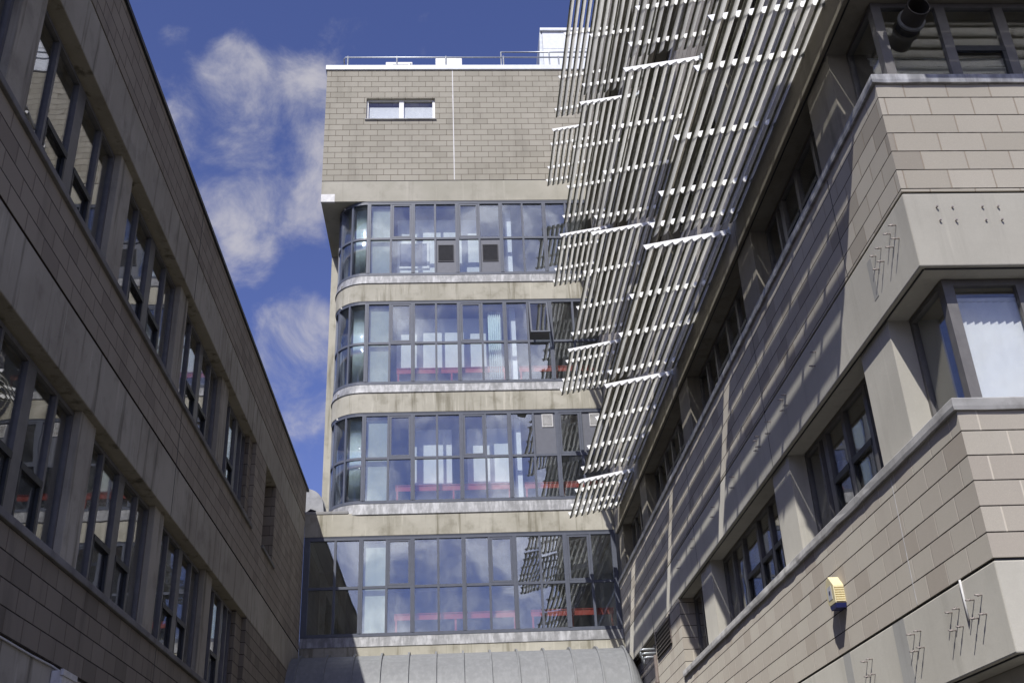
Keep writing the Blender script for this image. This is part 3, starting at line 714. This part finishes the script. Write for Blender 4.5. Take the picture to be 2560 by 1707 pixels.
for row, (l0, l1, f1, zt) in enumerate(ROWS):
    solid(.03, l0 - .02, l1, -.03).build('lead_flashing', M['lead'], tw)
    wb = ring(-.02, -.10, l1, l1 + .085)
    for part in (ring(-.02, -.10, f1 - .085, f1), ring(-.012, -.03, f1 - .02, f1 + .015), ring(-.03, -.10, zt - .035, zt + .035)):
        i = len(wb.v); wb.v += part.v; wb.f += [[q + i for q in fc] for fc in part.f]
    for k_, x in enumerate(KX):
        wd = .115 if k_ % 2 == 0 else .06
        wb.box(x - wd / 2, x + wd / 2, TY + (.012 if k_ % 2 == 0 else .025), TY + .105, l1 + .08, f1 - .08)
        if k_ % 2 == 0: wb.box(x - .012, x + .012, TY + .004, TY + .012, l1 + .08, f1 - .08)
    for k_ in (1, 2, 3):
        a = math.pi / 6 * k_; ca_, sa_ = math.cos(a), math.sin(a)
        cx, cyy = XA - (RC - .065) * sa_, TY + RC - (RC - .065) * ca_
        tx, ty = ca_, -sa_; nx_, ny_ = sa_, ca_
        q = [(cx + su * .03 * tx + sv * .042 * nx_, cyy + su * .03 * ty + sv * .042 * ny_) for su, sv in ((-1, -1), (1, -1), (1, 1), (-1, 1))]
        wb.prism(q, l1 + .08, f1 - .08)
    for y in (29.95, 30.7, 31.44): wb.box(XA - RC + .02, XA - RC + .10, y - .03, y + .03, l1 + .08, f1 - .08)
    wn_ = wb.build('window_band', M['frame_tower'], tw)
    pn = MB()
    for k_ in range(len(KX)):
        x0 = KX[k_]; x1 = KX[k_ + 1] if k_ + 1 < len(KX) else 4.34
        for up in (0, 1):
            z0, z1 = (l1 + .085, zt - .035) if not up else (zt + .035, f1 - .085)
            h0 = .0575 if k_ % 2 == 0 else .03; h1 = .03 if k_ % 2 == 0 else .0575
            if (row, k_, up) in GRILLE: grille(wn_, x0 + h0, x1 - h1, z0, z1, up == 1)
            elif up and k_ in CASE[row]: casement(wn_, row, k_, x0 + h0, x1 - h1, z0, z1)
            else: pane_quad(pn, x0, x1, z0 - .01, z1 + .01, TY + .07)
    pn.build('pane', M['glass_tower'], wn_)
    cv = ring(-.066, -.074, l1 + .07, f1 - .07)
    # keep only the curved part
    keep = [fc for fc in cv.f if all(cv.v[q][0] < XA + .001 for q in fc)]
    cv.f = keep; cv.smooth = set(range(len(keep)))
    cv.build('curved_pane', M['glass_tower'], wn_)
# ledge, lowest band
MB().box(-4.0, XR - .01, TY, 31.5, 10.345, 10.97).build('concrete_band', M['conc_tower'], tw)
MB().box(-4.0, -2.85, TY - .02, 31.5, 10.97, 11.05).build('ledge', M['sill'], tw, .01)
l1, f1, zt = 7.68, 10.345, 8.955
MB().prism([(-4.0, TY - .02), (XR - .01, TY - .02), (XR - .01, 31), (-4.0, 31)], 7.42, l1, [(-4.0, TY + .03), (XR - .01, TY + .03), (XR - .01, 31), (-4.0, 31)]).build('lead_flashing', M['lead'], tw)
MB().box(-4.0, XR + .3, TY, 31, 6.2, 7.42).build('concrete_band', M['conc_tower'], tw)
wb = MB().box(-4.0, XR - .01, TY + .02, TY + .1, l1, l1 + .085).box(-4.0, XR - .01, TY + .02, TY + .1, f1 - .11, f1).box(-4.0, XR - .01, TY + .012, TY + .02, f1 - .03, f1 - .001).box(-3.84, XR - .01, TY + .03, TY + .1, zt - .035, zt + .035)
wb.box(-4.0, -3.84, TY + .015, TY + .105, l1 + .08, f1 - .1)
K4 = [-3.84, -3.165] + KX
for k_, x in enumerate(K4):
    if not k_: continue
    hv = k_ % 2 == 0; wd = .115 if hv else .06
    wb.box(x - wd / 2, x + wd / 2, TY + (.012 if hv else .025), TY + .105, l1 + .08, f1 - .1)
    if hv: wb.box(x - .012, x + .012, TY + .004, TY + .012, l1 + .08, f1 - .1)
wb.box(4.25, XR - .012, TY + .01, TY + .105, l1 + .08, f1 - .1)
wn_ = wb.build('window_band', M['frame_tower'], tw); pn = MB()
for k_ in range(len(K4)):
    x0 = K4[k_]; x1 = K4[k_ + 1] if k_ + 1 < len(K4) else 4.26
    for up in (0, 1):
        z0, z1 = (l1 + .085, zt - .035) if not up else (zt + .035, f1 - .11)
        h0 = .0575 if k_ % 2 == 0 else .03; h1 = .03 if k_ % 2 == 0 else .0575
        if up and (k_ - 2) in CASE[3]: casement(wn_, 3, k_, x0 + h0, x1 - h1, z0, z1)
        else: pane_quad(pn, x0, x1, z0 - .01, z1 + .01, TY + .07)
pn.build('pane', M['glass_tower'], wn_)
# rooms behind the bands
for row, (fz, cz) in enumerate(((18.28, 21.16), (14.66, 17.57), (11.05, 13.94), (7.5, 10.34))):
    xl = -3.3 if row < 3 else -3.99
    MB().box(xl, 4.3, TY + .3, 35.9, fz - .1, fz).build('floor', M['room'], tw)
    MB().box(xl, 4.3, TY + .35, 35.9, cz - .06, cz - .004).build('ceiling', M['ceiling'], tw)
    if row == 3: MB().box(-4.0, -3.95, TY + .11, 34, 7.5, 10.33).build('side_wall', M['room'], tw)
    MB().box(xl, 4.3, 33.9, 34, fz, cz - .07).build('back_wall', M['white_wall'] if row < 3 else M['room'], tw)
    MB().box(-2.40, -1.82, TY + .17, TY + .6, fz - .1, cz - .17).build('column', M['pier_pale'], tw)
    if row < 3:
        for pa, pb_ in (((-1.62, .98),), ((-1.62, 1.10),), ((-1.08, -.02), (.42, 1.60)))[row]:
            MB().box(pa, pb_, TY + .62, TY + .66, fz + .01, cz - .3).build('partition', M['white_wall'], tw)
        MB().box(1.78, 1.96, TY + .40, TY + .58, fz, cz - .08).build('post', M['blind'], tw)
# benches, curtains, board
def bench(x0, x1, fz, label):
    T = thing('workbench', label, 'workbench', (x0, TY + .4, fz), 'red workbenches behind the tower windows')
    MB().box(x0, x1, TY + .28, TY + .60, fz + .78, fz + .80).build('benchtop', M['red'], T)
    MB().box(x0, x1, TY + .30, TY + .325, fz + .63, fz + .78).build('apron', M['red'], T)
    xs = [x0 + .05 + k_ * (x1 - x0 - .1) / 2 for k_ in range(3)]
    for x in xs: MB().box(x - .025, x + .025, TY + .305, TY + .35, fz, fz + .63).build('leg', M['red'], T)
FL = ['bottom', 'third from top', 'second from top']
for nm, fz in (('second window band from the top', 14.66), ('third window band from the top', 11.05), ('lowest window band', 7.5)):
    bench(-1.6, 1.62, fz, 'long red workbench behind the %s of the tower' % nm)
    bench(2.0, 4.2, fz, 'short red workbench at the right end of the %s' % nm)
nb = thing('notice_board', 'dark blue board in white frame behind the top window band', 'board', (-1.1, TY + .58, 19.2))
MB().box(-1.55, -.70, TY + .585, TY + .61, 19.12, 19.95).build('panel', M['board'], nb)
b_ = MB(); ring_cell(b_, -1.62, -.63, TY + .575, TY + .612, 19.05, 20.02, .07); b_.build('frame', M['frame_white'], nb)
def curtain(pts_fn, z0, z1, label):
    m_ = MB(); n = 60; i = len(m_.v); row_ = [pts_fn(k_ / n) for k_ in range(n + 1)]
    m_.v += [(x, y, z0) for x, y in row_] + [(x, y, z1) for x, y in row_]
    for k_ in range(n): m_.smooth.add(len(m_.f)); m_.f.append([i + k_, i + k_ + 1, i + n + 2 + k_, i + n + 1 + k_])
    o = m_.build('curtain', M['curtain']); o.modifiers.new('t', 'SOLIDIFY').thickness = .008
    tag(o, label, 'curtain')
curtain(lambda t: (1.12 + .40 * t, TY + .30 + .03 * math.sin(t * 40)), 14.7, 17.3, 'pale green curtain behind the second window band from the top')
for nm, z0, z1 in (('top', 18.4, 21.0), ('second', 14.75, 17.4), ('third', 11.2, 13.8)):
    curtain(lambda t: (XA - .78 * math.sin(R(4 + 24 * t)) + .01 * math.sin(t * 50), TY + RC - .78 * math.cos(R(4 + 24 * t)) + .012 * math.sin(t * 50)), z0, z1, 'white curtain behind the rounded corner of the %s window band' % nm)

# ---- roof furniture of the tower
gr = thing('guard_rail', 'grey tubular guard rail along the tower roof edge', 'railing', (0, 28.65, 26.7))
GY = 28.65
for x in (-3.38, -1.70, -.01, 1.98, 3.90, 5.6): MB().tube([(x, GY, 26.4), (x, GY, 27.52)], .028, 8).build('post', M['steel'], gr)
MB().tube([(-3.52, GY + .9, 27.2), (-3.52, GY + .05, 27.44), (-3.46, GY, 27.47), (5.6, GY, 27.47)], .026, 8).build('rail', M['steel'], gr)
MB().tube([(-3.52, GY + .9, 26.4), (-3.52, GY + .9, 27.2)], .026, 8).build('post', M['steel'], gr)
ur = thing('guard_rail', 'raised second guard rail beside the white plant room', 'railing', (2, 28.95, 26.7))
MB().tube([(1.92, 28.95, 26.4), (1.92, 28.95, 27.98)], .026, 8).build('post', M['steel'], ur)
MB().tube([(3.62, 28.95, 26.4), (3.62, 28.95, 27.98)], .026, 8).build('post', M['steel'], ur)
MB().tube([(1.92, 28.95, 27.98), (6, 28.95, 27.98)], .026, 8).build('rail', M['steel'], ur)
ac = thing('air_conditioner', 'low white air conditioning unit with a dark grille on the tower roof', 'air conditioner', (-1.7, 30.2, 26.4))
MB().box(-2.18, -1.22, 30, 30.4, 27.7, 28.48).build('casing', M['frame_white'], ac, .02)
m_ = MB()
for k_ in range(8): m_.box(-1.92, -1.36, 29.985, 29.999, 27.78 + k_ * .075, 27.82 + k_ * .075)
m_.build('grille', M['dark_metal'], ac); MB().box(-1.30, -1.26, 29.985, 29.998, 28.30, 28.40).build('badge_plate', M['dark_metal'], ac)
MB().box(-2.1, -1.95, 30.05, 30.35, 26.4, 27.7).build('stand', M['steel'], ac); MB().box(-1.45, -1.3, 30.05, 30.35, 26.4, 27.7).build('stand', M['steel'], ac)
pu = thing('roof_plant_box', 'square off-white plant box with a lid on the tower roof', 'plant box', (.1, 30.4, 26.4))
MB().box(-.39, .57, 30, 30.8, 26.4, 28.66).build('casing', M['frame_white'], pu, .02)
MB().box(-.18, .34, 30.05, 30.7, 28.66, 28.72).build('lid', M['frame_white'], pu, .01)
MB().box(-.36, -.04, 29.985, 29.999, 27.0, 28.55).build('access_panel', M['frame_white'], pu, .004)
pr_ = thing('plant_room', 'white clad plant room rising from the tower roof behind the railing', 'plant room', (6, 31, 26.4))
MB().box(3.55, 9, 30.0, 36, 26.4, 29.92).build('cladding', M['white_metal'], pr_)
MB().box(3.47, 9.1, 29.92, 36, 29.92, 30.06).build('roof_trim', M['white_metal'], pr_, .02)
MB().prism([(3.28, 30.02), (3.54, 30.02), (3.54, 35.9), (3.28, 35.9)], 26.4, 29.90, [(3.46, 30.02), (3.54, 30.02), (3.54, 35.9), (3.46, 35.9)]).build('side_cladding', M['steel'], pr_)
m_ = MB()
for z in (27.4, 28.25, 29.1): m_.box(3.56, 9, 29.994, 30.0, z, z + .018)
m_.build('panel_joint', M['steel'], pr_)
# zinc hood on the ledge between the roof of the low building and the tower
hd = thing('roof_hood', 'rounded grey metal hood on the ledge beside the low roof', 'roof hood', (-3.9, 29.4, 11.05))
pf = [(-4.15, 11.0)] + [(-4.15 + .50 * math.sin(R(a)), 11.55 + .52 * math.cos(R(a))) for a in range(0, 91, 10)] + [(-3.60, 11.0)]
MB().extr(pf, 'y', 29.2, 30.2).build('shell', M['cowl'], hd, .01)
MB().extr([(x * .0 + (x + 4.0) * 1.05 - 4.0, z + .03 if z > 11.1 else z) for x, z in pf], 'y', 29.6, 29.66).build('standing_seam', M['cowl'], hd)
MB().tube([(-3.98, 28.28, 11.02), (-3.86, 28.22, 11.10), (-3.76, 28.25, 11.07), (-3.74, 28.3, 11.0)], .045, 8).build('gutter_outlet', M['dark_metal'], hd)

# ---- lead canopy at the foot of the tower
cp_ = thing('lead_canopy', 'curved grey lead canopy roof with raised seams at the foot of the tower', 'canopy', (0, 27, 5))
CY, CZ, CR = 27.62, 5.32, 1.72
def arc(rad, a): return (CY - rad * math.sin(R(a)), CZ + rad * math.cos(R(a)))
AN = list(range(0, 91, 6))
sh_ = MB(); prof = [arc(CR, a) for a in AN]
def sheet(m_, x0, x1, prof, closex=True):
    i = len(m_.v); n = len(prof)
    m_.v += [(x0, y, z) for y, z in prof] + [(x1, y, z) for y, z in prof]
    for k_ in range(n - 1): m_.smooth.add(len(m_.f)); m_.f.append([i + k_, i + k_ + 1, i + n + k_ + 1, i + n + k_])
XS = [-4.0 + .0] + [-3.79 + .661 * k_ for k_ in range(13)]
XSE = XS[-1]
m_ = MB(); m_.extr([(CY + .6, CZ - .3), (CY + .6, CZ + CR)] + prof + [(CY - CR, CZ - .3)], 'x', -4.35, XSE)
o = m_.build('roof_sheet', M['lead_roof'], cp_)
for x in XS[1:]:
    s_ = MB(); pf2 = [arc(CR + .06, a) for a in range(-2, 91, 6)] + [arc(CR - .01, a) for a in range(88, -3, -6)]
    s_.extr(pf2, 'x', x - .022, x + .022); s_.build('seam', M['lead_roof'], cp_)
# rounded right end
e_ = MB(); n = 8
for k_ in range(n):
    a0, a1 = R(90 * k_ / n), R(90 * (k_ + 1) / n)
    s0, s1 = math.cos(a0), math.cos(a1); xx0, xx1 = XSE + .40 * math.sin(a0), XSE + .40 * math.sin(a1)
    i = len(e_.v)
    for xx, ss in ((xx0, s0), (xx1, s1)):
        for a in AN: yy, z_ = arc(CR, a); e_.v.append((xx, yy, CZ - .3 + (z_ - CZ + .3) * (ss if ss > .02 else .02) if True else z_))
    nn = len(AN)
    for j in range(nn - 1): e_.smooth.add(len(e_.f)); e_.f.append([i + j, i + j + 1, i + nn + j + 1, i + nn + j])
e_.build('end_sheet', M['lead_roof'], cp_)

# clean helper property
for o in bpy.data.objects:
    if '_o' in o: del o['_o']
